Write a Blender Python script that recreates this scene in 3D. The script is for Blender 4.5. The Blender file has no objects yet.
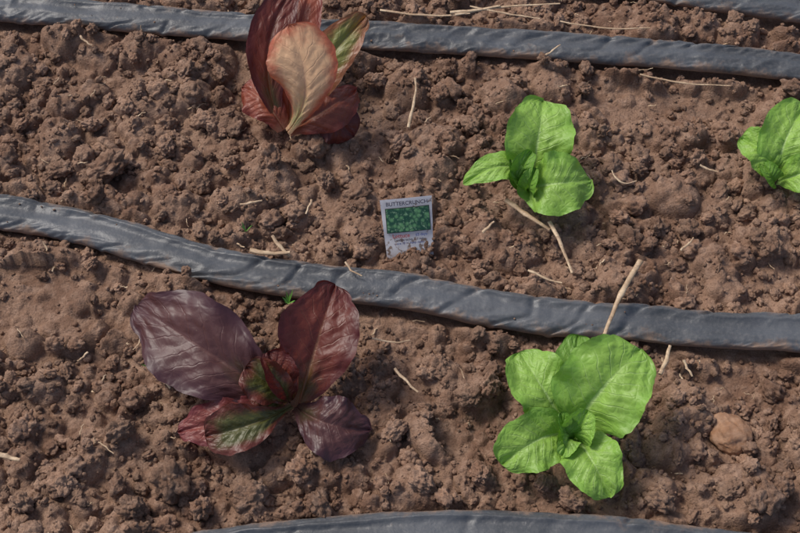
import bpy, bmesh, math, random
import numpy as np
from mathutils import Vector, Matrix, noise as mnoise
random.seed(4); rng=np.random.default_rng(7)
scene=bpy.context.scene
scene.view_settings.view_transform='Standard'
try: scene.view_settings.look='None'
except Exception: pass
scene.view_settings.exposure=0

# ------------------------------------------------------------ camera
PITCH=math.radians(57); DIST=1.35; LENS=59.0
cam_d=bpy.data.cameras.new("camera"); cam=bpy.data.objects.new("camera",cam_d)
scene.collection.objects.link(cam); scene.camera=cam
cam.location=(0,-DIST*math.cos(PITCH),DIST*math.sin(PITCH))
cam.rotation_euler=(math.pi/2-PITCH,0,0)
cam_d.lens=LENS; cam_d.sensor_width=36; cam_d.clip_start=0.02; cam_d.clip_end=500
CL=np.array(cam.location)
FW=np.array([0,math.cos(PITCH),-math.sin(PITCH)]); UP=np.array([0,math.sin(PITCH),math.cos(PITCH)])
def P(x,y,z=0.0):
    """surveyed point of the bed: where the photo's sight line meets height z"""
    a=(x-400)/800*36/LENS; b=-(y-266.5)/800*36/LENS
    d=FW+np.array([a,0,0])+UP*b
    return CL+d*((z-CL[2])/d[2])

# ------------------------------------------------------------ noise
def h2(ix,iy,s):
    n=(ix.astype(np.int64)*374761393+iy.astype(np.int64)*668265263+s*1274126177)&0xffffffff
    n=((n^(n>>13))*1274126177)&0xffffffff
    n=((n^(n>>16))*2246822519)&0xffffffff
    return ((n^(n>>15))&0xffffff)/16777215.0
def vn(x,y,s=0):
    ix=np.floor(x);iy=np.floor(y);fx=x-ix;fy=y-iy
    fx=fx*fx*(3-2*fx);fy=fy*fy*(3-2*fy)
    a=h2(ix,iy,s);b=h2(ix+1,iy,s);c=h2(ix,iy+1,s);d=h2(ix+1,iy+1,s)
    return (a*(1-fx)+b*fx)*(1-fy)+(c*(1-fx)+d*fx)*fy
def fbm(x,y,s,o=4):
    t=0;a=.5
    for i in range(o):
        t=t+a*(vn(x,y,s+i*17)-.5);x=x*2.03+5.1;y=y*2.03+1.7;a*=.5
    return t
def clods(X,Y,s,seed,prob,mask,pw=.6):
    wx=X+s*.55*fbm(X/s*1.4,Y/s*1.4,seed+50,3); wy=Y+s*.55*fbm(X/s*1.4+9,Y/s*1.4,seed+60,3)
    ix=np.floor(wx/s);iy=np.floor(wy/s);H=np.zeros_like(X)
    for dx in(-1,0,1):
        for dy in(-1,0,1):
            cx=ix+dx;cy=iy+dy
            px=(cx+.15+.7*h2(cx,cy,seed))*s;py=(cy+.15+.7*h2(cx,cy,seed+1))*s
            r=s*(.30+.42*h2(cx,cy,seed+2)); th=h2(cx,cy,seed+3)*3.14; e=.65+.35*h2(cx,cy,seed+4)
            ux=(wx-px)*np.cos(th)+(wy-py)*np.sin(th);uy=-(wx-px)*np.sin(th)+(wy-py)*np.cos(th)
            d=(ux*ux+uy*uy/(e*e))/(r*r)
            on=(h2(cx,cy,seed+5)<prob*mask)
            H=np.maximum(H,np.where(on,r*e*np.power(np.clip(1-d,0,1),pw),0))
    return H
def sstep(a,b,x):
    t=np.clip((x-a)/(b-a),0,1);return t*t*(3-2*t)

# ------------------------------------------------------------ hoses (paths first)
def spline(pts,n):
    pts=[np.array(p,float) for p in pts]; out=[]
    e=[2*pts[0]-pts[1]]+pts+[2*pts[-1]-pts[-2]]
    for i in range(1,len(e)-2):
        p0,p1,p2,p3=e[i-1],e[i],e[i+1],e[i+2]
        m=max(2,int(np.linalg.norm(p2-p1)/n))
        for k in range(m):
            t=k/m
            out.append(.5*((2*p1)+(-p0+p2)*t+(2*p0-5*p1+4*p2-p3)*t*t+(-p0+3*p1-3*p2+p3)*t**3))
    out.append(pts[-1]);return np.array(out)
HZ=.006
def hpath(px):
    p=[P(x,y,HZ+dz) for x,y,dz in px]
    for q,c in zip(p,px): q[2]=HZ+c[2]
    d0=p[0]-p[1];d0[2]=0;d0/=np.linalg.norm(d0);d1=p[-1]-p[-2];d1[2]=0;d1/=np.linalg.norm(d1)
    return spline([p[0]+d0*2.5+np.array([0,.1,0]),p[0]+d0*.4]+p+[p[-1]+d1*.4,p[-1]+d1*2.5+np.array([0,-.1,0])],.002)
HP=[hpath([(-60,2,0),(60,12,0),(180,22,0),(300,31,0),(400,37,0),(520,44,0),(650,53,0),(740,61,0),(860,74,0)]),
    hpath([(-60,203,-.005),(0,212,-.004),(60,222,-.004),(130,240,-.002),(220,266,0),(310,281,.001),(400,290,.001),(480,306,0),(560,317,0),(650,323,0),(720,330,0),(860,334,0)]),
    hpath([(60,590,-.02),(210,551,-.007),(300,541,-.002),(400,533,0),(500,532,0),(600,537,0),(750,553,-.001),(860,566,-.004)]),
    hpath([(520,-32,-.006),(640,-13,-.002),(720,-1,0),(800,9,0),(880,18,0)])]
def hose_dist(X,Y):
    D=np.full(X.shape,9.0);Z=np.zeros(X.shape)
    for hp in HP:
        x=hp[:,0];o=np.argsort(x);yy=np.interp(X,x[o],hp[o,1]);zz=np.interp(X,x[o],hp[o,2])
        sl=np.interp(X,x[o],np.gradient(hp[o,1],x[o]+np.arange(len(x))*1e-9))
        d=np.abs(Y-yy)/np.sqrt(1+sl*sl)
        Z=np.where(d<D,zz,Z);D=np.minimum(D,d)
    return D,Z

# ------------------------------------------------------------ ground sheet
def axis(lo,hi,st,far):
    c=np.arange(lo,hi,st);a=[];v=c[-1];s=st
    while v<far: s=min(s*1.12,8);v+=s;a.append(v)
    b=[];v=c[0];s=st
    while v>-far: s=min(s*1.12,8);v-=s;b.append(v)
    return np.concatenate([b[::-1],c,a])
XS=axis(-.55,.55,.0014,60);YS=axis(-.35,.47,.0014,60)
X,Y=np.meshgrid(XS,YS)
def patchmask(X,Y):
    m=np.ones_like(X)
    for (px,py,rx,ry,k) in [(655,100,.085,.03,.9),(35,310,.08,.06,.85),(85,75,.05,.025,.4),(700,265,.09,.03,.65),(740,380,.05,.03,.5),(70,400,.08,.03,.5),(30,20,.09,.03,.5),(400,360,.05,.02,.4)]:
        c=P(px,py);d=((X-c[0])/rx)**2+((Y-c[1])/ry)**2+1.2*fbm(X*30,Y*30,91,3)
        m*=1-k*(1-sstep(.5,1.4,d))
    m*=.55+.6*sstep(.32,.6,vn(X*17+3,Y*17,211))
    return np.clip(m,0,1)
def height(X,Y):
    m=patchmask(X,Y)
    D,Z=hose_dist(X,Y)
    near=sstep(.012,.034,D)
    H=.022*fbm(X*9,Y*9,3,3)
    big=clods(X,Y,.052,11,.65,m,.5)*.78
    c2=clods(X,Y,.031,22,.8,m,.5)*.80
    c3=clods(X,Y,.018,33,.75,.35+.65*m,.55)*.68
    c4=clods(X,Y,.0105,44,.62,.3+.7*m,.6)*.5
    c5=clods(X,Y,.006,55,.5,.4+.6*m,.6)*.38
    L=np.maximum(big,c2)+c3*.75
    H=H+(L*(.15+.85*near))+(c4+c5)*(.5+.5*near)+.0018*fbm(X*230,Y*230,71,3)-.014
    H=H+.005*np.exp(-((D-.031)/.011)**2)*(.5+vn(X*22,Y*22,17))
    under=1-sstep(.010,.0205,D)
    H=H*(1-under)+np.minimum(H,Z-.008)*under
    return H
H=height(X,Y)
def mesh_from(name,co,faces_flat,nper,smooth=True):
    me=bpy.data.meshes.new(name);nf=len(faces_flat)//nper
    me.vertices.add(len(co));me.vertices.foreach_set("co",co.astype(np.float32).ravel())
    me.loops.add(len(faces_flat));me.loops.foreach_set("vertex_index",faces_flat.astype(np.int32))
    me.polygons.add(nf);me.polygons.foreach_set("loop_start",(np.arange(nf)*nper).astype(np.int32))
    try: me.polygons.foreach_set("loop_total",np.full(nf,nper,np.int32))
    except Exception: pass
    me.polygons.foreach_set("use_smooth",np.full(nf,smooth,bool))
    me.update(calc_edges=True);return me
def gridfaces(nr,nc):
    i=np.arange(nr-1)[:,None]*nc+np.arange(nc-1)[None,:]
    return np.stack([i,i+1,i+nc+1,i+nc],-1).reshape(-1)
def link(o,parent=None):
    scene.collection.objects.link(o)
    if parent: o.parent=parent
    return o

# ------------------------------------------------------------ node helpers
class NT:
    def __init__(s,name):
        s.m=bpy.data.materials.new(name);s.m.use_nodes=True;s.t=s.m.node_tree;s.n=s.t.nodes;s.l=s.t.links
        s.n.clear();s.out=s.n.new("ShaderNodeOutputMaterial")
    def N(s,ty,ins=None,**k):
        n=s.n.new(ty)
        for a,b in k.items(): setattr(n,a,b)
        for a,b in (ins or {}).items(): s.S(n.inputs[a],b)
        return n
    def S(s,sock,v):
        if isinstance(v,bpy.types.NodeSocket): s.l.new(v,sock)
        else: sock.default_value=v
    def math(s,op,a,b=0.0,c=None,clamp=False):
        n=s.n.new("ShaderNodeMath");n.operation=op;n.use_clamp=clamp;s.S(n.inputs[0],a);s.S(n.inputs[1],b)
        if c is not None: s.S(n.inputs[2],c)
        return n.outputs[0]
    def mix(s,f,a,b,bt='MIX'):
        n=s.n.new("ShaderNodeMix");n.data_type='RGBA';n.blend_type=bt
        s.S(n.inputs[0],f);s.S(n.inputs[6],a if not isinstance(a,tuple) else (*a,1)[:4]);s.S(n.inputs[7],b if not isinstance(b,tuple) else (*b,1)[:4]);return n.outputs[2]
    def noise(s,vec,sc,det=4,rough=.55,dist=0):
        return s.N("ShaderNodeTexNoise",{"Vector":vec,"Scale":sc,"Detail":det,"Roughness":rough,"Distortion":dist}).outputs[0]
    def ramp(s,f,lo,hi):
        n=s.n.new("ShaderNodeMapRange");n.interpolation_type='SMOOTHSTEP';s.S(n.inputs[0],f);s.S(n.inputs[1],lo);s.S(n.inputs[2],hi);return n.outputs[0]
    def bump(s,h,st,dist,nrm=None):
        n=s.N("ShaderNodeBump",{"Height":h,"Strength":st,"Distance":dist})
        if nrm is not None: s.S(n.inputs["Normal"],nrm)
        return n.outputs[0]

def soil_mat():
    t=NT("soil");pos=t.N("ShaderNodeNewGeometry").outputs["Position"]
    big=t.noise(pos,9,2);mid=t.noise(pos,75,3,.6);fine=t.noise(pos,480,4,.68)
    tint=t.N("ShaderNodeAttribute",attribute_name="tint").outputs["Fac"]
    c=t.mix(t.ramp(big,.38,.62),(.195,.108,.068),(.285,.173,.114))
    c=t.mix(t.math('MULTIPLY',t.ramp(mid,.42,.68),.75),c,(.375,.242,.168))
    c=t.mix(t.math('MULTIPLY',t.ramp(fine,.54,.3),.65),c,(.110,.058,.036))
    c=t.mix(t.math('MULTIPLY',t.ramp(fine,.64,.76),.5),c,(.50,.36,.27))
    f=t.math('ADD',.94,t.math('MULTIPLY',tint,.22))
    cc=t.N("ShaderNodeCombineColor",{0:f,1:f,2:f}).outputs[0]
    c=t.mix(1.0,c,cc,'MULTIPLY')
    v=t.N("ShaderNodeTexVoronoi",{"Vector":pos,"Scale":420.0,"Randomness":1.0}).outputs["Distance"]
    h=t.math('SUBTRACT',t.math('MULTIPLY',fine,1.5),t.math('MULTIPLY',v,.45))
    b=t.bump(h,.75,.0018)
    p=t.N("ShaderNodeBsdfPrincipled",{"Base Color":c,"Roughness":.82,"Normal":b,"Specular IOR Level":.3})
    t.l.new(p.outputs[0],t.out.inputs[0]);return t.m
SOIL=soil_mat()
co=np.stack([X.ravel(),Y.ravel(),H.ravel()],1)
gm=mesh_from("ground",co,gridfaces(len(YS),len(XS)),4);gm.materials.append(SOIL)
link(bpy.data.objects.new("ground",gm))
def gh(x,y):
    i=np.clip(np.searchsorted(XS,x)-1,0,len(XS)-2);j=np.clip(np.searchsorted(YS,y)-1,0,len(YS)-2)
    return H[j,i]

# ------------------------------------------------------------ clods
def ico(sub):
    bm=bmesh.new();bmesh.ops.create_icosphere(bm,subdivisions=sub,radius=1)
    v=np.array([q.co[:] for q in bm.verts]);f=np.array([[q.index for q in p.verts] for p in bm.faces]);bm.free();return v,f
def variants(sub,n,amp):
    v,f=ico(sub);out=[]
    for k in range(n):
        off=Vector((k*7.3,k*3.1,k*1.7));r=np.empty(len(v))
        sc=np.array([1,random.uniform(.7,.95),random.uniform(.6,.85)])
        for i,q in enumerate(v):
            p=Vector(q)
            w=p+.35*mnoise.noise_vector(p*1.3+off)
            vd=mnoise.voronoi(w*1.3+off)[0]
            vd2=mnoise.voronoi(w*3.9+off)[0]
            r[i]=1.12+amp*(-.75*(vd[0])+ .35*min(vd[1]-vd[0],.4) -.2*vd2[0]+.5*mnoise.fractal(p*2.1+off,.85,2.2,5))
        out.append(v*r[:,None]*sc)
    return out,f
def rotm(n,full=True):
    q=rng.normal(size=(n,4));q/=np.linalg.norm(q,axis=1)[:,None];w,x,y,z=q.T
    return np.stack([1-2*(y*y+z*z),2*(x*y-z*w),2*(x*z+y*w),2*(x*y+z*w),1-2*(x*x+z*z),2*(y*z-x*w),2*(x*z-y*w),2*(y*z+x*w),1-2*(x*x+y*y)],1).reshape(n,3,3)
VC=[];FC=[];TC=[];base=0
def add_clods(xyz,r,var,faces):
    global base
    n=len(r);R=rotm(n);k=rng.integers(0,len(var),n);T=rng.uniform(-1,1,n)
    VV=np.stack(var)[k]
    W=np.einsum('nij,nvj->nvi',R,VV)*r[:,None,None]
    W[:,:,2]*=.85
    W+=xyz[:,None,:]
    nv=VV.shape[1]
    F=faces[None]+(base+np.arange(n)*nv)[:,None,None]
    VC.append(W.reshape(-1,3));FC.append(F.reshape(-1));TC.append(np.repeat(T,nv));base+=n*nv
def scatter(n,r0,r1,sink,pw=2.0):
    x=rng.uniform(-.56,.56,n*3);y=rng.uniform(-.36,.48,n*3)
    D,Z=hose_dist(x,y);m=patchmask(x,y)*(.45+1.3*vn(x*14,y*14,123))
    r=r0+(r1-r0)*rng.uniform(0,1,n*3)**pw
    keep=(rng.uniform(0,1,n*3)<m) & (D>.017+r*.9)
    x,y,r=x[keep][:n],y[keep][:n],r[keep][:n]
    z=gh(x,y)+r*sink
    return np.stack([x,y,z],1),r
va,fa=variants(5,6,.55);vb,fb=variants(4,12,.55);vc,fc=variants(3,14,.55);vd_,fd=variants(2,10,.5)
bigc=[(108,165,25),(270,160,20),(170,478,22),(326,177,14),(352,205,10),(140,90,13),(205,115,14),(60,165,14),(30,192,10),(437,365,14),(470,395,15),(572,497,15),(545,480,12),(490,385,16),(520,370,12),
 (330,375,9),(395,430,15),(250,495,18),(120,430,15),(60,480,15),(660,500,16),(730,490,14),(780,490,15),(690,225,13),(620,215,14),(770,245,14),(470,120,14),(400,140,13),(440,90,12),(200,180,13),(170,195,9),
 (20,120,10),(220,70,11),(700,155,12),(640,165,10),(420,480,16),(480,470,14),(90,260,10),(170,262,10),(200,505,15),(20,500,16),(320,505,15),(610,240,9),(480,260,10),(340,245,10),(585,85,9),(520,80,12),(375,75,13),(300,470,14),(130,505,14),(95,185,11),(90,120,13),(165,140,14),(230,160,12)]
xyz=[];rr=[]
for a,b,r in bigc:
    p=P(a,b,.008);r*=.001
    if abs(hose_dist(np.array([p[0]]),np.array([p[1]]))[0][0])<.018+r*.8: continue
    xyz.append([p[0],p[1],float(gh(p[0],p[1]))*.4+r*.4]);rr.append(r)
add_clods(np.array(xyz),np.array(rr),va,fa)
add_clods(*scatter(230,.010,.0165,.15,pw=1.5),vb,fb)
add_clods(*scatter(850,.0065,.0110,.22),vb,fb)
add_clods(*scatter(2600,.0035,.0068,.3),vc,fc)
add_clods(*scatter(8500,.0011,.0034,.4,pw=1.6),vd_,fd)
cx=[];cr=[]
for hp in HP:
    for k in range(520):
        i=rng.integers(0,len(hp));p=hp[i]
        if abs(p[0])>.55: continue
        s=rng.choice([-1,1])*rng.uniform(.1,1)**.45*.0175
        if vn(np.array(p[0]*16),np.array(s*30),77)<.42: continue
        r=rng.uniform(.0004,.0019);cx.append([p[0],p[1]+s,p[2]+.0075*math.sqrt(max(0,1-(s/.0195)**2))]);cr.append(r)
add_clods(np.array(cx),np.array(cr),vd_,fd)
cm=mesh_from("soil_clods",np.concatenate(VC),np.concatenate(FC),3)
at=cm.attributes.new("tint",'FLOAT','POINT');at.data.foreach_set("value",np.concatenate(TC).astype(np.float32))
cm.materials.append(SOIL);link(bpy.data.objects.new("soil_clods",cm))

# reddish-brown stone
sv,sf=ico(5);sv=sv.copy()
for i in range(len(sv)):
    q=Vector(sv[i]);sv[i]*=1+.22*mnoise.noise(q*1.2+Vector((3,3,3)))+.08*mnoise.fractal(q*3,.9,2.1,4)-.10*mnoise.voronoi(q*1.8)[0][0]
t=NT("stone");pos=t.N("ShaderNodeNewGeometry").outputs["Position"]
c=t.mix(t.ramp(t.noise(pos,120,5),.3,.7),(.28,.145,.078),(.38,.23,.145))
b=t.bump(t.noise(pos,450,5,.65),.6,.0016)
p_=t.N("ShaderNodeBsdfPrincipled",{"Base Color":c,"Roughness":.8,"Normal":b,"Specular IOR Level":.25});t.l.new(p_.outputs[0],t.out.inputs[0]);STONE=t.m
sm=mesh_from("stone",sv*np.array([.020,.024,.014]),sf.ravel(),3);sm.materials.append(STONE)
o=link(bpy.data.objects.new("stone",sm));q=P(733,425,.01);o.location=(q[0],q[1],float(gh(q[0],q[1]))+.007);o.rotation_euler=(0,.1,.5)

# ------------------------------------------------------------ hoses mesh
def hose_mat():
    t=NT("drip_tape_plastic");g=t.N("ShaderNodeNewGeometry");pos=g.outputs["Position"]
    uv=t.N("ShaderNodeUVMap").outputs[0];sx=t.N("ShaderNodeSeparateXYZ",{0:uv});
    ed=t.math('ABSOLUTE',t.math('SUBTRACT',sx.outputs[1],.5))
    n1=t.noise(pos,38,5,.68);n2=t.noise(pos,300,4,.65);n3=t.noise(pos,7,2)
    c=t.mix(t.ramp(n3,.35,.65),(.056,.060,.065),(.088,.094,.102))
    c=t.mix(t.math('MULTIPLY',t.ramp(n2,.45,.7),.3),c,(.16,.155,.15))
    dust=t.math('ADD',t.math('MULTIPLY',t.math('SUBTRACT',n1,.5),3.6),t.math('MULTIPLY',t.math('SUBTRACT',ed,.14),5.0))
    dm=t.ramp(dust,-.1,.8)
    dm=t.math('MULTIPLY',dm,t.math('ADD',.35,n2))
    c=t.mix(t.math('MINIMUM',dm,.92),c,(.24,.155,.105))
    r=t.math('ADD',.44,t.math('MULTIPLY',dm,.45))
    b=t.bump(t.math('ADD',n1,t.math('MULTIPLY',n2,.25)),.45,.003)
    p=t.N("ShaderNodeBsdfPrincipled",{"Base Color":c,"Roughness":r,"Normal":b,"Specular IOR Level":.45});t.l.new(p.outputs[0],t.out.inputs[0]);return t.m
HM=hose_mat()
def ridge(x,y,s,o=3):
    t=0;a=1
    for i in range(o): t=t+a*(1-np.abs(2*vn(x,y,s+i*7)-1)*1.6);x=x*2.1+3;y=y*1.9+7;a*=.5
    return t/1.75
def make_hose(hp,seed,hw=.0195):
    keep=(np.abs(hp[:,0])<.62)|(np.arange(len(hp))%6==0);hp=hp[keep]
    n=len(hp);T=np.gradient(hp,axis=0);T/=np.linalg.norm(T,axis=1)[:,None]
    S=np.cross(T,[0,0,1]);S/=np.linalg.norm(S,axis=1)[:,None]
    M=72;u=np.linspace(0,2*np.pi,M,endpoint=False)
    s=np.concatenate([[0],np.cumsum(np.linalg.norm(np.diff(hp,axis=0),axis=1))])
    SS,UU=np.meshgrid(s,u,indexing='ij')
    w=hw*(1+.14*fbm(s*16,s*0+seed,seed,3))
    a=-np.cos(UU);b_=np.sin(UU)
    hgt=.0076*(1+.7*fbm(s*10,s*0,seed+9,2))
    lat=np.sign(b_)*np.abs(b_)**.72*w[:,None];ver=np.sign(a)*np.abs(a)**.75*hgt[:,None]
    amp=.45+1.7*vn(SS*6,b_*.7,seed+4)**1.4
    q=SS*44+b_*1.1+2.2*fbm(SS*9,b_*1.2,seed+41,2)
    wr=.0026*(ridge(q,b_*1.6+SS*5+seed*3,seed+3)-.5)*amp+.0042*fbm(SS*22,b_*1.5+seed,seed+13,3)
    pleat=-.0030*np.exp(-(((SS*17+b_*.4+1.6*fbm(SS*7,b_*.6,seed+8,2))%1-.5)/.07)**2)*sstep(.42,.7,vn(SS*9,b_*1.1,seed+5))
    fold=.0018*np.exp(-((b_+.5+.2*fbm(SS*7,SS*0,seed+6,2))/.08)**2)-.0022*np.exp(-((b_+.15+.3*fbm(SS*5,SS*0,seed+66,2))/.2)**2)
    ver=ver+(wr+fold+pleat)*(a>-.2)
    side=.0036*fbm(SS*30,UU*.6,seed+31,3)
    co=hp[:,None,:]+S[:,None,:]*(lat+side)[:,:,None]+np.array([0,0,1])[None,None,:]*ver[:,:,None]
    i=np.arange(n-1)[:,None]*M;j=np.arange(M)[None,:];jn=(j+1)%M
    F=np.stack([i+j,i+M+j,i+M+jn,i+jn],-1).reshape(-1)
    me=mesh_from("drip_hose",co.reshape(-1,3),F,4)
    uvl=me.uv_layers.new(name="UVMap");li=F;uu=np.stack([(li//M)*.01,(li%M)/M],1);uvl.data.foreach_set("uv",uu.astype(np.float32).ravel())
    me.materials.append(HM);return link(bpy.data.objects.new("drip_hose",me))
for k,hp in enumerate(HP): make_hose(hp,k*13+2,[.0200,.0205,.0200,.019][k])

# ------------------------------------------------------------ lettuce leaves
def leaf_mat(name,cin,cedge,crib,rough=.42,transl=.25,tcol=None,edge=(.45,1.0),spec=.45,vein=.5,bst=.4,cbase=None,bl=.45,ribm=.8):
    t=NT(name);uv=t.N("ShaderNodeUVMap").outputs[0];sx=t.N("ShaderNodeSeparateXYZ",{0:uv})
    pos=t.N("ShaderNodeNewGeometry").outputs["Position"]
    T=sx.outputs[0];V=t.math('ABSOLUTE',t.math('MULTIPLY_ADD',sx.outputs[1],2.0,-1.0))
    Vs=t.math('MULTIPLY_ADD',sx.outputs[1],2.0,-1.0)
    n1=t.noise(pos,70,4,.6);n2=t.noise(pos,200,4,.6)
    e=t.math('ADD',t.math('MAXIMUM',V,t.math('MULTIPLY',t.math('POWER',T,3.0),.9)),t.math('MULTIPLY',t.math('SUBTRACT',n1,.5),.7))
    c=t.mix(t.ramp(e,edge[0],edge[1]),cin,cedge)
    if cbase:
        bb=t.math('ADD',T,t.math('ADD',t.math('MULTIPLY',V,.35),t.math('MULTIPLY',t.math('SUBTRACT',n1,.5),.5)))
        c=t.mix(t.ramp(bb,bl+.2,bl-.15),c,cbase)
    sd=t.math('MULTIPLY',t.math('GREATER_THAN',Vs,0.0),.5)
    s=t.math('ADD',t.math('SUBTRACT',t.math('MULTIPLY',T,8.5),t.math('MULTIPLY',t.math('POWER',V,.8),2.1)),sd)
    s=t.math('ADD',s,t.math('MULTIPLY',t.math('SUBTRACT',t.noise(pos,40,2),.5),1.1))
    fr=t.math('ABSOLUTE',t.math('SUBTRACT',t.math('FRACT',s),.5))
    vm=t.math('MULTIPLY',t.ramp(fr,.075,.0),t.ramp(V,.95,.35))
    uvd=t.N("ShaderNodeVectorMath",{0:uv,1:(1.4,1,1)},operation='MULTIPLY').outputs[0]
    vor=t.N("ShaderNodeTexVoronoi",{"Vector":uvd,"Scale":13.0},feature='DISTANCE_TO_EDGE').outputs["Distance"]
    net=t.ramp(vor,.05,.0)
    wid=t.math('MULTIPLY_ADD',T,-.10,.11)
    rib=t.ramp(t.math('DIVIDE',V,wid),1.0,.2)
    rib=t.math('MULTIPLY',rib,t.ramp(T,.95,.4))
    c=t.mix(t.math('MULTIPLY',vm,vein*.55),c,crib);c=t.mix(t.math('MULTIPLY',net,vein*.2),c,crib)
    c=t.mix(t.math('MULTIPLY',rib,ribm),c,crib)
    pet=t.ramp(T,.16,.0);c=t.mix(t.math('MULTIPLY',pet,.8),c,crib)
    c=t.mix(t.math('MULTIPLY',t.ramp(n1,.4,.7),.3),c,t.mix(1.0,c,(1.45,1.45,1.4),'MULTIPLY'))
    c=t.mix(t.math('MULTIPLY',t.ramp(t.noise(pos,700,3,.6),.66,.74),.45),c,(.28,.19,.13))
    h=t.math('SUBTRACT',t.math('ADD',t.math('MULTIPLY',t.ramp(vor,.0,.3),.4),t.math('MULTIPLY',n2,.5)),t.math('MULTIPLY',vm,.8))
    h=t.math('SUBTRACT',h,t.math('MULTIPLY',rib,.8))
    b=t.bump(h,bst,.0012)
    p=t.N("ShaderNodeBsdfPrincipled",{"Base Color":c,"Roughness":t.math('MULTIPLY_ADD',n1,.2,rough-.1),"Normal":b,"Specular IOR Level":spec})
    tc=t.mix(1.0,c,tcol or (1.3,1.5,.7),'MULTIPLY')
    tr=t.N("ShaderNodeBsdfTranslucent",{"Color":tc,"Normal":b})
    mx=t.N("ShaderNodeMixShader",{0:transl,1:p.outputs[0],2:tr.outputs[0]});t.l.new(mx.outputs[0],t.out.inputs[0]);return t.m
PROF={'obov':([0,.08,.2,.35,.5,.65,.78,.88,.95,.985,1],[.13,.13,.24,.5,.8,.98,1.0,.86,.6,.34,0]),
      'round':([0,.06,.15,.3,.45,.6,.75,.87,.95,.985,1],[.16,.2,.48,.83,.98,1.0,.92,.72,.47,.27,0]),
      'lance':([0,.08,.2,.35,.5,.65,.8,.9,.96,1],[.2,.24,.5,.8,.98,1.0,.78,.5,.27,0]),
      'strap':([0,.1,.3,.5,.7,.85,.94,1],[.35,.45,.7,.95,1,.8,.5,0])}
def make_leaf(parent,name,pts,width,prof,mat,cup=.12,ruf=.05,fr=5,roll=0,hint=(0,-.45,.9),seed=0,nu=80,nv=44,und=.11):
    base=np.array(parent.location)
    q=np.array([P(*p) for p in pts]);d=np.concatenate([[0],np.cumsum(np.linalg.norm(np.diff(q,axis=0),axis=1))]);d/=d[-1]
    t=np.linspace(0,1,nu)**.9
    C=np.zeros((nu,3))
    for i in range(len(q)):
        L=np.ones(nu)
        for j in range(len(q)):
            if j!=i: L*=(t-d[j])/(d[i]-d[j])
        C+=L[:,None]*q[i]
    T=np.gradient(C,axis=0);T/=np.linalg.norm(T,axis=1)[:,None]
    h=np.array(hint,float);h/=np.linalg.norm(h)
    Nn=h-(T@h)[:,None]*T;Nn/=np.linalg.norm(Nn,axis=1)[:,None];B=np.cross(T,Nn)
    cr,sr=math.cos(roll),math.sin(roll);N2=Nn*cr+B*sr;B2=B*cr-Nn*sr
    px_,py_=PROF[prof]
    tt=np.linspace(0,1,400);pp=np.interp(tt,px_,py_);k=np.ones(21)/21;ps=np.convolve(np.pad(pp,10,mode='edge'),k,'valid')
    tip=np.sqrt(np.clip(1-((tt-.90)/.10)**2,0,1));ps=np.where(tt>.90,np.interp(.90,tt,ps)*tip,ps)
    w=np.interp(t,tt,ps)*width/2
    v=np.linspace(-1,1,nv);VV,TT=np.meshgrid(v,t)
    asym=1+.10*fbm(TT*3.1,np.sign(VV)*2.0+seed,seed,2)*2.6
    edge=1+.18*fbm(TT*11,np.sign(VV)*3.0+seed,seed+5,3)*np.abs(VV)**2
    lat=VV*w[:,None]*asym*edge
    W=w[:,None]
    z=cup*W*2*np.abs(VV)**1.7
    z=z+ruf*width*np.abs(VV)**2.2*np.sin(TT*fr*2*math.pi+np.sign(VV)*1.1+seed*1.9+3*fbm(TT*3,VV,seed,2))*sstep(.1,.4,TT)
    z=z+width*und*fbm(TT*4.5,VV*2.2+seed*7,seed+2,3)*sstep(.05,.3,TT)
    s=TT*8.5-np.abs(VV)**.8*2.1+(VV>0)*.5
    z=z+.0014*np.abs(np.sin(s*math.pi))**.7*sstep(.05,.25,np.abs(VV))*sstep(.1,.3,TT)*(1-.6*np.abs(VV))
    z=z-.0014*np.exp(-(VV/.1)**2)
    lat=lat*(1-.25*cup*np.abs(VV))
    co=C[:,None,:]+B2[:,None,:]*lat[:,:,None]+N2[:,None,:]*z[:,:,None]-base
    F=gridfaces(nu,nv);me=mesh_from(name,co.reshape(-1,3),F,4)
    uvl=me.uv_layers.new(name="UVMap");uu=np.stack([t[F//nv],(v[F%nv]+1)/2],1);uvl.data.foreach_set("uv",uu.astype(np.float32).ravel())
    me.materials.append(mat);o=link(bpy.data.objects.new(name,me),parent)
    M=8;kk=int(nu*.6);rr_=np.linspace(.0020,.0003,kk)*(.5+width*11)
    u=np.linspace(0,2*np.pi,M,endpoint=False)
    zc=(z[:kk,nv//2]+z[:kk,nv//2-1])/2
    ring=C[:kk,None,:]-base+N2[:kk,None,:]*(zc-rr_*.95-.0002)[:,None,None]+(B2[:kk,None,:]*np.cos(u)[None,:,None]+N2[:kk,None,:]*np.sin(u)[None,:,None]*.8)*rr_[:,None,None]
    i=np.arange(kk-1)[:,None]*M;j=np.arange(M)[None,:];jn=(j+1)%M
    F=np.stack([i+j,i+M+j,i+M+jn,i+jn],-1).reshape(-1)
    me=mesh_from("midrib",ring.reshape(-1,3),F,4);me.materials.append(RIBR if 'red' in mat.name else RIBG);link(bpy.data.objects.new("midrib",me),parent)
def rib_mat(n,c):
    t=NT(n);pos=t.N("ShaderNodeNewGeometry").outputs["Position"]
    cc=t.mix(t.noise(pos,150,3),c,tuple(x*.7 for x in c))
    p=t.N("ShaderNodeBsdfPrincipled",{"Base Color":cc,"Roughness":.45});t.l.new(p.outputs[0],t.out.inputs[0]);return t.m
RIBR=rib_mat("rib_red",(.42,.22,.16));RIBG=rib_mat("rib_green",(.36,.50,.18))
G1=leaf_mat("leaf_green",(.250,.430,.070),(.200,.375,.055),(.42,.58,.22),transl=.20,rough=.46,vein=.7,spec=.42,bst=.5,ribm=.7)
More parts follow.
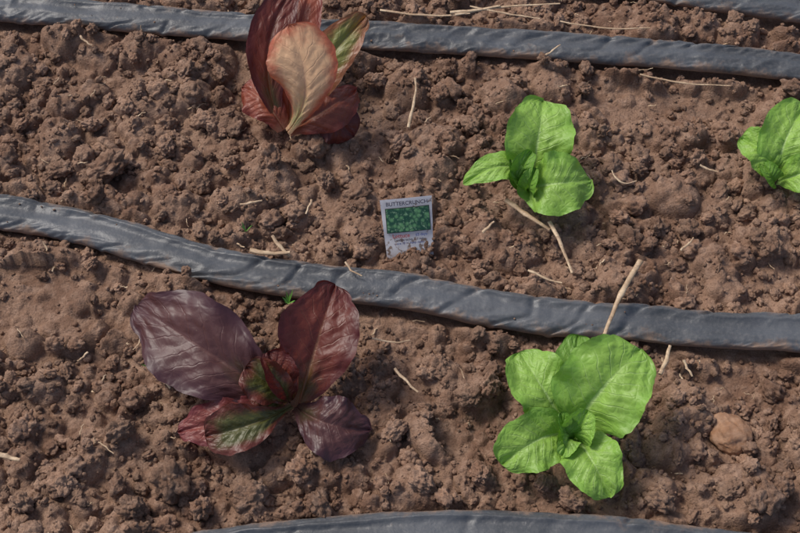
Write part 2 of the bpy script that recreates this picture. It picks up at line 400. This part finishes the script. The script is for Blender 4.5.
G2=leaf_mat("leaf_green_deep",(.15,.30,.040),(.115,.25,.030),(.30,.44,.13),transl=.22,rough=.46,vein=.6,spec=.4,bst=.45,ribm=.6)
R1=leaf_mat("leaf_red_purple",(.080,.030,.028),(.056,.020,.026),(.13,.055,.045),rough=.45,transl=.1,tcol=(2.,.7,.8),spec=.45,vein=.3,bst=.35,cbase=(.070,.050,.022),bl=.28,ribm=.6)
R2=leaf_mat("leaf_red_maroon",(.125,.028,.018),(.078,.014,.013),(.26,.13,.07),rough=.44,transl=.18,tcol=(2.2,.7,.6),spec=.42,vein=.3,bst=.35,cbase=(.085,.065,.020),bl=.32,ribm=.65)
R3=leaf_mat("leaf_red_olive",(.072,.075,.020),(.105,.026,.018),(.22,.17,.07),rough=.42,transl=.15,tcol=(1.6,1.2,.6),edge=(.4,.85),vein=.3,spec=.42,bst=.35,ribm=.6)
R4=leaf_mat("leaf_red_pink",(.22,.062,.050),(.15,.032,.036),(.40,.15,.12),rough=.42,transl=.22,tcol=(2,.9,.8),vein=.6,bst=.4)
R5=leaf_mat("leaf_red_pale",(.78,.50,.29),(.46,.12,.065),(.70,.42,.26),rough=.42,transl=.32,tcol=(1.2,1.0,.75),edge=(.5,1.0),vein=.4,bst=.35,cbase=(.52,.48,.22),bl=.35)
R6=leaf_mat("leaf_red_rust",(.25,.065,.034),(.17,.034,.022),(.40,.20,.12),rough=.42,transl=.25,tcol=(2,.8,.6),vein=.35,bst=.35)
R7=leaf_mat("leaf_red_bronze",(.19,.20,.055),(.24,.09,.042),(.38,.29,.12),rough=.42,transl=.25,edge=(.35,.85),vein=.35,bst=.35)
def plant(name,px,py):
    e=bpy.data.objects.new(name,None);e.empty_display_size=.02;q=P(px,py,.004);e.location=q;link(e);bpy.context.view_layer.update();return e
e=plant("red_lettuce",288,408)
make_leaf(e,"leaf",[(286,404,.010),(222,362,.048),(138,306,.036)],.094,'lance',R1,cup=.06,ruf=.04,fr=3,seed=1,roll=-.05)
make_leaf(e,"leaf",[(298,408,.010),(315,350,.055),(335,285,.066)],.080,'lance',R2,cup=.15,ruf=.04,fr=3,seed=2,roll=.1)
make_leaf(e,"leaf",[(285,408,.012),(235,418,.022),(178,432,.012)],.050,'lance',R4,cup=.05,ruf=.06,fr=4,seed=3,roll=.2)
make_leaf(e,"leaf",[(292,406,.014),(252,424,.034),(206,436,.026)],.046,'obov',R3,cup=.12,ruf=.05,fr=3,seed=4)
make_leaf(e,"leaf",[(296,406,.012),(330,424,.032),(371,430,.014)],.062,'lance',R1,cup=-.04,ruf=.05,fr=3,seed=5,roll=-.1)
make_leaf(e,"leaf",[(288,402,.012),(270,385,.052),(246,366,.064)],.044,'obov',R3,cup=.2,ruf=.06,fr=3,seed=6)
make_leaf(e,"leaf",[(289,402,.014),(280,378,.055),(268,352,.068)],.036,'obov',R2,cup=.3,ruf=.05,fr=3,seed=7,roll=.4)
make_leaf(e,"leaf",[(290,400,.014),(291,375,.045),(286,352,.056)],.026,'lance',R3,cup=.35,ruf=.04,fr=3,seed=8,roll=-.4)
make_leaf(e,"leaf",[(284,404,.014),(264,394,.036),(246,384,.040)],.030,'lance',R3,cup=.2,ruf=.04,fr=3,seed=9)
e=plant("red_lettuce",287,134)
make_leaf(e,"leaf",[(281,126,.010),(268,60,.066),(296,-14,.090)],.050,'lance',R2,cup=.12,ruf=.03,fr=3,seed=11,roll=.2)
make_leaf(e,"leaf",[(288,122,.010),(298,40,.062),(316,-22,.075)],.046,'lance',R6,cup=.05,ruf=.03,fr=3,seed=18,roll=-.1)
make_leaf(e,"leaf",[(292,128,.010),(322,70,.062),(366,16,.086)],.052,'lance',R7,cup=.08,ruf=.04,fr=3,seed=12,roll=.1)
make_leaf(e,"leaf",[(287,132,.014),(305,84,.080),(289,25,.122)],.070,'obov',R5,cup=-.10,ruf=.03,fr=2,seed=13,und=.07)
make_leaf(e,"leaf",[(284,130,.010),(268,106,.030),(243,88,.026)],.046,'strap',R6,cup=-.1,ruf=.06,fr=3,seed=14)
make_leaf(e,"leaf",[(289,132,.010),(322,112,.040),(356,90,.030)],.050,'lance',R6,cup=-.1,ruf=.06,fr=3,seed=15)
make_leaf(e,"leaf",[(289,133,.010),(322,118,.030),(354,137,.008)],.046,'obov',R2,cup=-.08,ruf=.07,fr=3,seed=16)
e=plant("green_lettuce",530,192)
make_leaf(e,"leaf",[(530,186,.010),(538,142,.055),(543,101,.060)],.076,'round',G1,cup=.14,ruf=.06,fr=3,seed=21,roll=.1)
make_leaf(e,"leaf",[(530,182,.012),(503,166,.048),(463,184,.036)],.036,'lance',G1,cup=.05,ruf=.05,fr=3,seed=22,roll=.35)
make_leaf(e,"leaf",[(522,186,.012),(553,184,.048),(590,180,.034)],.066,'round',G1,cup=.04,ruf=.06,fr=3,seed=23)
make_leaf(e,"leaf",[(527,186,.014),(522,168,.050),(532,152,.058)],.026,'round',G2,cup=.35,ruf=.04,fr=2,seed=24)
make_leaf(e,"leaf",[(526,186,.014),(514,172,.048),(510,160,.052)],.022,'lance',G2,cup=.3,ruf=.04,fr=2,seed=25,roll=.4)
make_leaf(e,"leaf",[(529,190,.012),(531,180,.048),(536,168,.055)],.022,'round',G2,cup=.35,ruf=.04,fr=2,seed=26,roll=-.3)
e=plant("green_lettuce",776,186)
make_leaf(e,"leaf",[(774,180,.010),(766,154,.042),(741,138,.040)],.046,'round',G1,cup=.12,ruf=.06,fr=3,seed=31)
make_leaf(e,"leaf",[(776,180,.012),(784,145,.050),(806,106,.056)],.062,'round',G1,cup=.14,ruf=.05,fr=3,seed=32,roll=-.2)
make_leaf(e,"leaf",[(776,182,.010),(800,174,.040),(838,164,.034)],.042,'round',G1,cup=.05,ruf=.05,fr=3,seed=33)
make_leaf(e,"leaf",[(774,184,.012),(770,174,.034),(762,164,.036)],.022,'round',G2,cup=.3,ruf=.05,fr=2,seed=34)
e=plant("green_lettuce",572,436)
make_leaf(e,"leaf",[(572,430,.008),(574,385,.040),(578,336,.046)],.044,'round',G2,cup=.1,ruf=.05,fr=3,seed=41)
make_leaf(e,"leaf",[(568,430,.010),(545,392,.048),(520,352,.050)],.062,'round',G1,cup=.12,ruf=.06,fr=3,seed=42,roll=.1)
make_leaf(e,"leaf",[(574,430,.012),(603,388,.066),(640,350,.072)],.088,'round',G1,cup=.10,ruf=.05,fr=3,seed=43,roll=-.1)
make_leaf(e,"leaf",[(568,434,.010),(538,440,.036),(502,464,.022)],.058,'round',G1,cup=.08,ruf=.06,fr=3,seed=44)
make_leaf(e,"leaf",[(574,436,.010),(592,460,.036),(610,497,.020)],.055,'round',G1,cup=.08,ruf=.06,fr=3,seed=45)
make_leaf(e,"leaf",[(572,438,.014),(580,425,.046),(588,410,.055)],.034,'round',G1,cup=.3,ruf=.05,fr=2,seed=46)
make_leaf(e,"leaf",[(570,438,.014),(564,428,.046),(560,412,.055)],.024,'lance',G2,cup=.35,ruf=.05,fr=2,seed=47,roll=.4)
make_leaf(e,"leaf",[(570,440,.014),(566,446,.040),(562,456,.036)],.022,'round',G1,cup=.2,ruf=.05,fr=2,seed=48)

# ------------------------------------------------------------ straw
def straw_mat():
    t=NT("straw");pos=t.N("ShaderNodeNewGeometry").outputs["Position"]
    c=t.mix(t.ramp(t.noise(pos,80,4),.35,.7),(.36,.24,.14),(.60,.45,.29))
    c=t.mix(t.math('MULTIPLY',t.ramp(t.noise(pos,400,3),.5,.7),.6),c,(.22,.13,.08))
    p=t.N("ShaderNodeBsdfPrincipled",{"Base Color":c,"Roughness":.6});t.l.new(p.outputs[0],t.out.inputs[0]);return t.m
SV=[];SF=[];sb=0
def straw(p0,p1,r,bend=0.0):
    global sb
    p0=np.array(p0);p1=np.array(p1);n=16;M=7;tt=np.linspace(0,1,n);d=p1-p0;s=np.cross(d,[0,0,1]);s/=np.linalg.norm(s)+1e-9
    C=p0+(p1-p0)*tt[:,None]+s*(bend*np.sin(tt*math.pi))[:,None]*np.linalg.norm(d)+s*.0030*fbm(tt*4,tt*0+sb,3,2)[:,None]
    C[:,2]+=.004*fbm(tt*3,tt*0+sb+5,9,2)
    T=d/np.linalg.norm(d);U=np.cross(s,T)
    rr=r*(1-.35*tt)*(1+.35*np.exp(-((tt-.45)/.03)**2))*(1+.5*fbm(tt*6,tt*0+sb,19,2))
    u=np.linspace(0,2*np.pi,M,endpoint=False)
    ring=C[:,None,:]+(s*np.cos(u)[None,:,None]*1.25+U*np.sin(u)[None,:,None]*.6)*rr[:,None,None]
    i=np.arange(n-1)[:,None]*M;j=np.arange(M)[None,:];jn=(j+1)%M
    SF.append(np.stack([i+j,i+jn,i+M+jn,i+M+j],-1).reshape(-1)+sb);SV.append(ring.reshape(-1,3));sb+=n*M
def S2(x0,y0,x1,y1,r=.0011,z0=.012,z1=.012,b=.03):
    straw(P(x0,y0,z0),P(x1,y1,z1),r,b)
S2(641,260,604,336,.0024,.034,.024,.03)
S2(506,199,550,229,.0024,.024,.020,.02)
S2(549,222,572,273,.0018,.022,.020,-.03)
S2(660,374,670,345,.0019,.020,.018)
S2(409,127,416,78,.0014,.016,.026,.02)
S2(-6,452,20,460,.0022,.018,.018)
S2(250,250,290,252,.0023,.018,.019,.08)
S2(272,236,290,256,.0017,.019,.016)
S2(528,270,562,283,.0012,.020,.020)
S2(380,10,470,14,.0014,.016,.016,.05);S2(455,14,560,4,.0013,.018,.016,-.03);S2(470,6,540,18,.0011,.016,.018,.04);S2(560,22,650,28,.0010,.018,.018,.05)
S2(450,12,500,6,.0018,.018,.018,.02);S2(640,74,730,86,.0010,.016,.016,.05);S2(545,55,560,45,.0010,.02,.02)
S2(700,165,718,172,.0012,.020,.018);S2(482,232,494,222,.0014,.020,.022)
S2(80,36,92,46,.0012,.018,.016);S2(395,368,418,392,.0013,.022,.024);S2(612,170,636,182,.0010,.020,.020,.3)
S2(372,338,410,340,.0008,.020,.020,.1);S2(345,262,362,276,.0010,.022,.020,.1);S2(170,388,152,372,.0010,.020,.020)
S2(240,205,262,200,.0012,.020,.018);S2(684,360,692,376,.0012,.020,.02);S2(680,250,694,238,.0010,.02,.02);S2(88,352,78,362,.001,.018,.018);S2(312,200,306,214,.001,.02,.02)
for k in range(260):
    x=rng.uniform(-.5,.5);y=rng.uniform(-.33,.44);a=rng.uniform(0,6.28);l=rng.uniform(.003,.013)*(1 if rng.random()<.88 else 2.0)
    z=float(gh(x,y))+.004
    straw((x,y,z),(x+l*math.cos(a),y+l*math.sin(a),z+rng.uniform(-.001,.004)),rng.uniform(.0003,.0009),rng.uniform(-.1,.1))
me=mesh_from("straw_debris",np.concatenate(SV),np.concatenate(SF),4);me.materials.append(straw_mat());link(bpy.data.objects.new("straw_debris",me))

# ------------------------------------------------------------ tiny weeds
wm=rib_mat("weed_green",(.13,.32,.05))
for (a,b,n,s,zz) in [(289,303,16,.013,.020),(246,231,6,.010,.018),(150,367,5,.010,.018)]:
    q=P(a,b,zz);V_=[];F_=[]
    for k in range(n):
        an=rng.uniform(0,6.28);L=s*rng.uniform(.6,1.3);d=np.array([math.cos(an)*L*.6,math.sin(an)*L*.6,L*.8]);sd=np.array([-math.sin(an),math.cos(an),0])*.0007
        i=len(V_);V_+=[(-sd*.3),(d*.55-sd),d,(d*.55+sd),(sd*.3)];F_.append((i,i+1,i+2,i+3,i+4))
    me=bpy.data.meshes.new("weed_seedling");me.from_pydata([tuple(v) for v in V_],[],F_);me.materials.append(wm)
    o=link(bpy.data.objects.new("weed_seedling",me));o.location=q;o.location.z=max(.0,float(gh(q[0],q[1]))) if False else q[2]

# ------------------------------------------------------------ plant label
lab=bpy.data.objects.new("plant_label",None);link(lab)
bl,br,tl,tr=P(387,249,.000),P(432,243,.000),P(382,200,.038),P(434,195,.038)
org=(bl+br)/2;ux=(tr-tl);W=np.linalg.norm(ux);ux/=W;uy=((tl+tr)/2-org);Hh=np.linalg.norm(uy);uy/=Hh
uy=uy-(uy@ux)*ux;uy/=np.linalg.norm(uy);uz=np.cross(ux,uy)
lab.matrix_world=Matrix(((ux[0],uy[0],uz[0],org[0]),(ux[1],uy[1],uz[1],org[1]),(ux[2],uy[2],uz[2],org[2]),(0,0,0,1)))
def flat(n,c,rough=.5):
    t=NT(n);pos=t.N("ShaderNodeNewGeometry").outputs["Position"]
    oz=t.N("ShaderNodeSeparateXYZ",{0:pos}).outputs[2]
    low=t.ramp(oz,.014,.005)
    cc=t.mix(t.math('MULTIPLY',t.ramp(t.math('ADD',t.noise(pos,160,5,.65),t.math('MULTIPLY',low,.10)),.62,.69),.85),c,(.30,.19,.12))
    p=t.N("ShaderNodeBsdfPrincipled",{"Base Color":cc,"Roughness":rough});t.l.new(p.outputs[0],t.out.inputs[0]);return t.m
WH=flat("label_plastic",(.86,.86,.88));INK=flat("label_ink",(.03,.035,.07));BLK=flat("label_frame_ink",(.03,.05,.03));RED=flat("label_red_ink",(.40,.05,.05));BLU=flat("label_blue_ink",(.08,.12,.30))
bm=bmesh.new();nx,ny=24,28
vs=[[bm.verts.new(((i/nx-.5)*W*(.90+.10*j/ny),-.012+(Hh+.012)*j/ny,.0012*math.sin(i/nx*3.1)+.0006*math.sin(j*.5))) for i in range(nx+1)] for j in range(ny+1)]
for j in range(ny):
    for i in range(nx): bm.faces.new((vs[j][i],vs[j][i+1],vs[j+1][i+1],vs[j+1][i]))
bmesh.ops.solidify(bm,geom=bm.faces[:],thickness=-.0005)
bmesh.ops.recalc_face_normals(bm,faces=bm.faces)
me=bpy.data.meshes.new("card");bm.to_mesh(me);bm.free();me.materials.append(WH);link(bpy.data.objects.new("card",me),lab)
def quad(n,x0,y0,x1,y1,z,m):
    V_=[];F_=[];k=16
    for j in range(2):
        for i in range(k+1):
            xx=x0+(x1-x0)*i/k;V_.append((xx,(y0,y1)[j],z+.0012*math.sin((xx/W+.5)*3.1)+.0009))
    for i in range(k): F_.append((i,i+1,k+2+i,k+1+i))
    me=bpy.data.meshes.new(n);me.from_pydata(V_,[],F_);me.materials.append(m);return link(bpy.data.objects.new(n,me),lab)
t=NT("label_photo");pos=t.N("ShaderNodeNewGeometry").outputs["Position"]
v=t.N("ShaderNodeTexVoronoi",{"Vector":pos,"Scale":210.0});n=t.noise(pos,420,4,.6)
c=t.mix(t.ramp(v.outputs["Distance"],.15,.65),(.13,.30,.12),(.015,.07,.035));c=t.mix(t.ramp(n,.52,.75),c,(.30,.45,.26))
p_=t.N("ShaderNodeBsdfPrincipled",{"Base Color":c,"Roughness":.35});t.l.new(p_.outputs[0],t.out.inputs[0])
x0,x1=-W*.40,W*.42;y1=Hh*.80;y0=Hh*.32
quad("photo_border",x0-.0008,y0-.0008,x1+.0008,y1+.0008,.0003,BLK);quad("lettuce_photo",x0,y0,x1,y1,.0006,t.m)
def text(s,x,y,size,m,al='CENTER'):
    c=bpy.data.curves.new("label_text",'FONT');c.body=s;c.size=size;c.align_x=al;c.materials.append(m);c.offset=.00006
    o=bpy.data.objects.new("label_text",c);link(o,lab);o.location=(x,y,.0026);return o
text("BUTTERCRUNCH",0.0005,Hh*.865,.0056,INK)
text("Lettuce",-.008,Hh*.20,.0060,RED);text("65 days",.013,Hh*.21,.0040,BLU);text("Lactuca sativa  full sun",0,Hh*.13,.0034,INK);text("space 10 in. keep moist",0,Hh*.06,.0034,BLU)
VC.clear();FC.clear();TC.clear();base=0
k=70;xx=rng.uniform(-.027,.027,k);dd=rng.uniform(.001,.011,k);r=rng.uniform(.0012,.0036,k)
pts=org[None]+np.outer(xx,ux*np.array([1,1,0]));pts[:,1]-=dd;pts[:,2]=gh(pts[:,0],pts[:,1])+r*.4
add_clods(pts,r,vc,fc)
me=mesh_from("soil_crumbs",np.concatenate(VC),np.concatenate(FC),3);me.materials.append(SOIL);link(bpy.data.objects.new("soil_crumbs",me))

# ------------------------------------------------------------ light
EL=math.radians(52);AZ=math.radians(-58)
w=bpy.data.worlds.new("World");scene.world=w;w.use_nodes=True;nt=w.node_tree
sky=nt.nodes.new("ShaderNodeTexSky");sky.sky_type='NISHITA';sky.sun_disc=False;sky.sun_elevation=EL;sky.sun_rotation=AZ
sky.dust_density=3.0;sky.air_density=.8
bg=nt.nodes["Background"];bg.inputs[1].default_value=.15;nt.links.new(sky.outputs[0],bg.inputs[0])
sd=bpy.data.lights.new("sun",'SUN');sd.energy=2.4;sd.angle=math.radians(17);sd.color=(1,.95,.88)
so=link(bpy.data.objects.new("sun",sd))
dr=Vector((math.sin(AZ)*math.cos(EL),math.cos(AZ)*math.cos(EL),math.sin(EL)))
so.rotation_euler=dr.to_track_quat('Z','Y').to_euler()
print("verts",sum(len(m.vertices) for m in bpy.data.meshes))
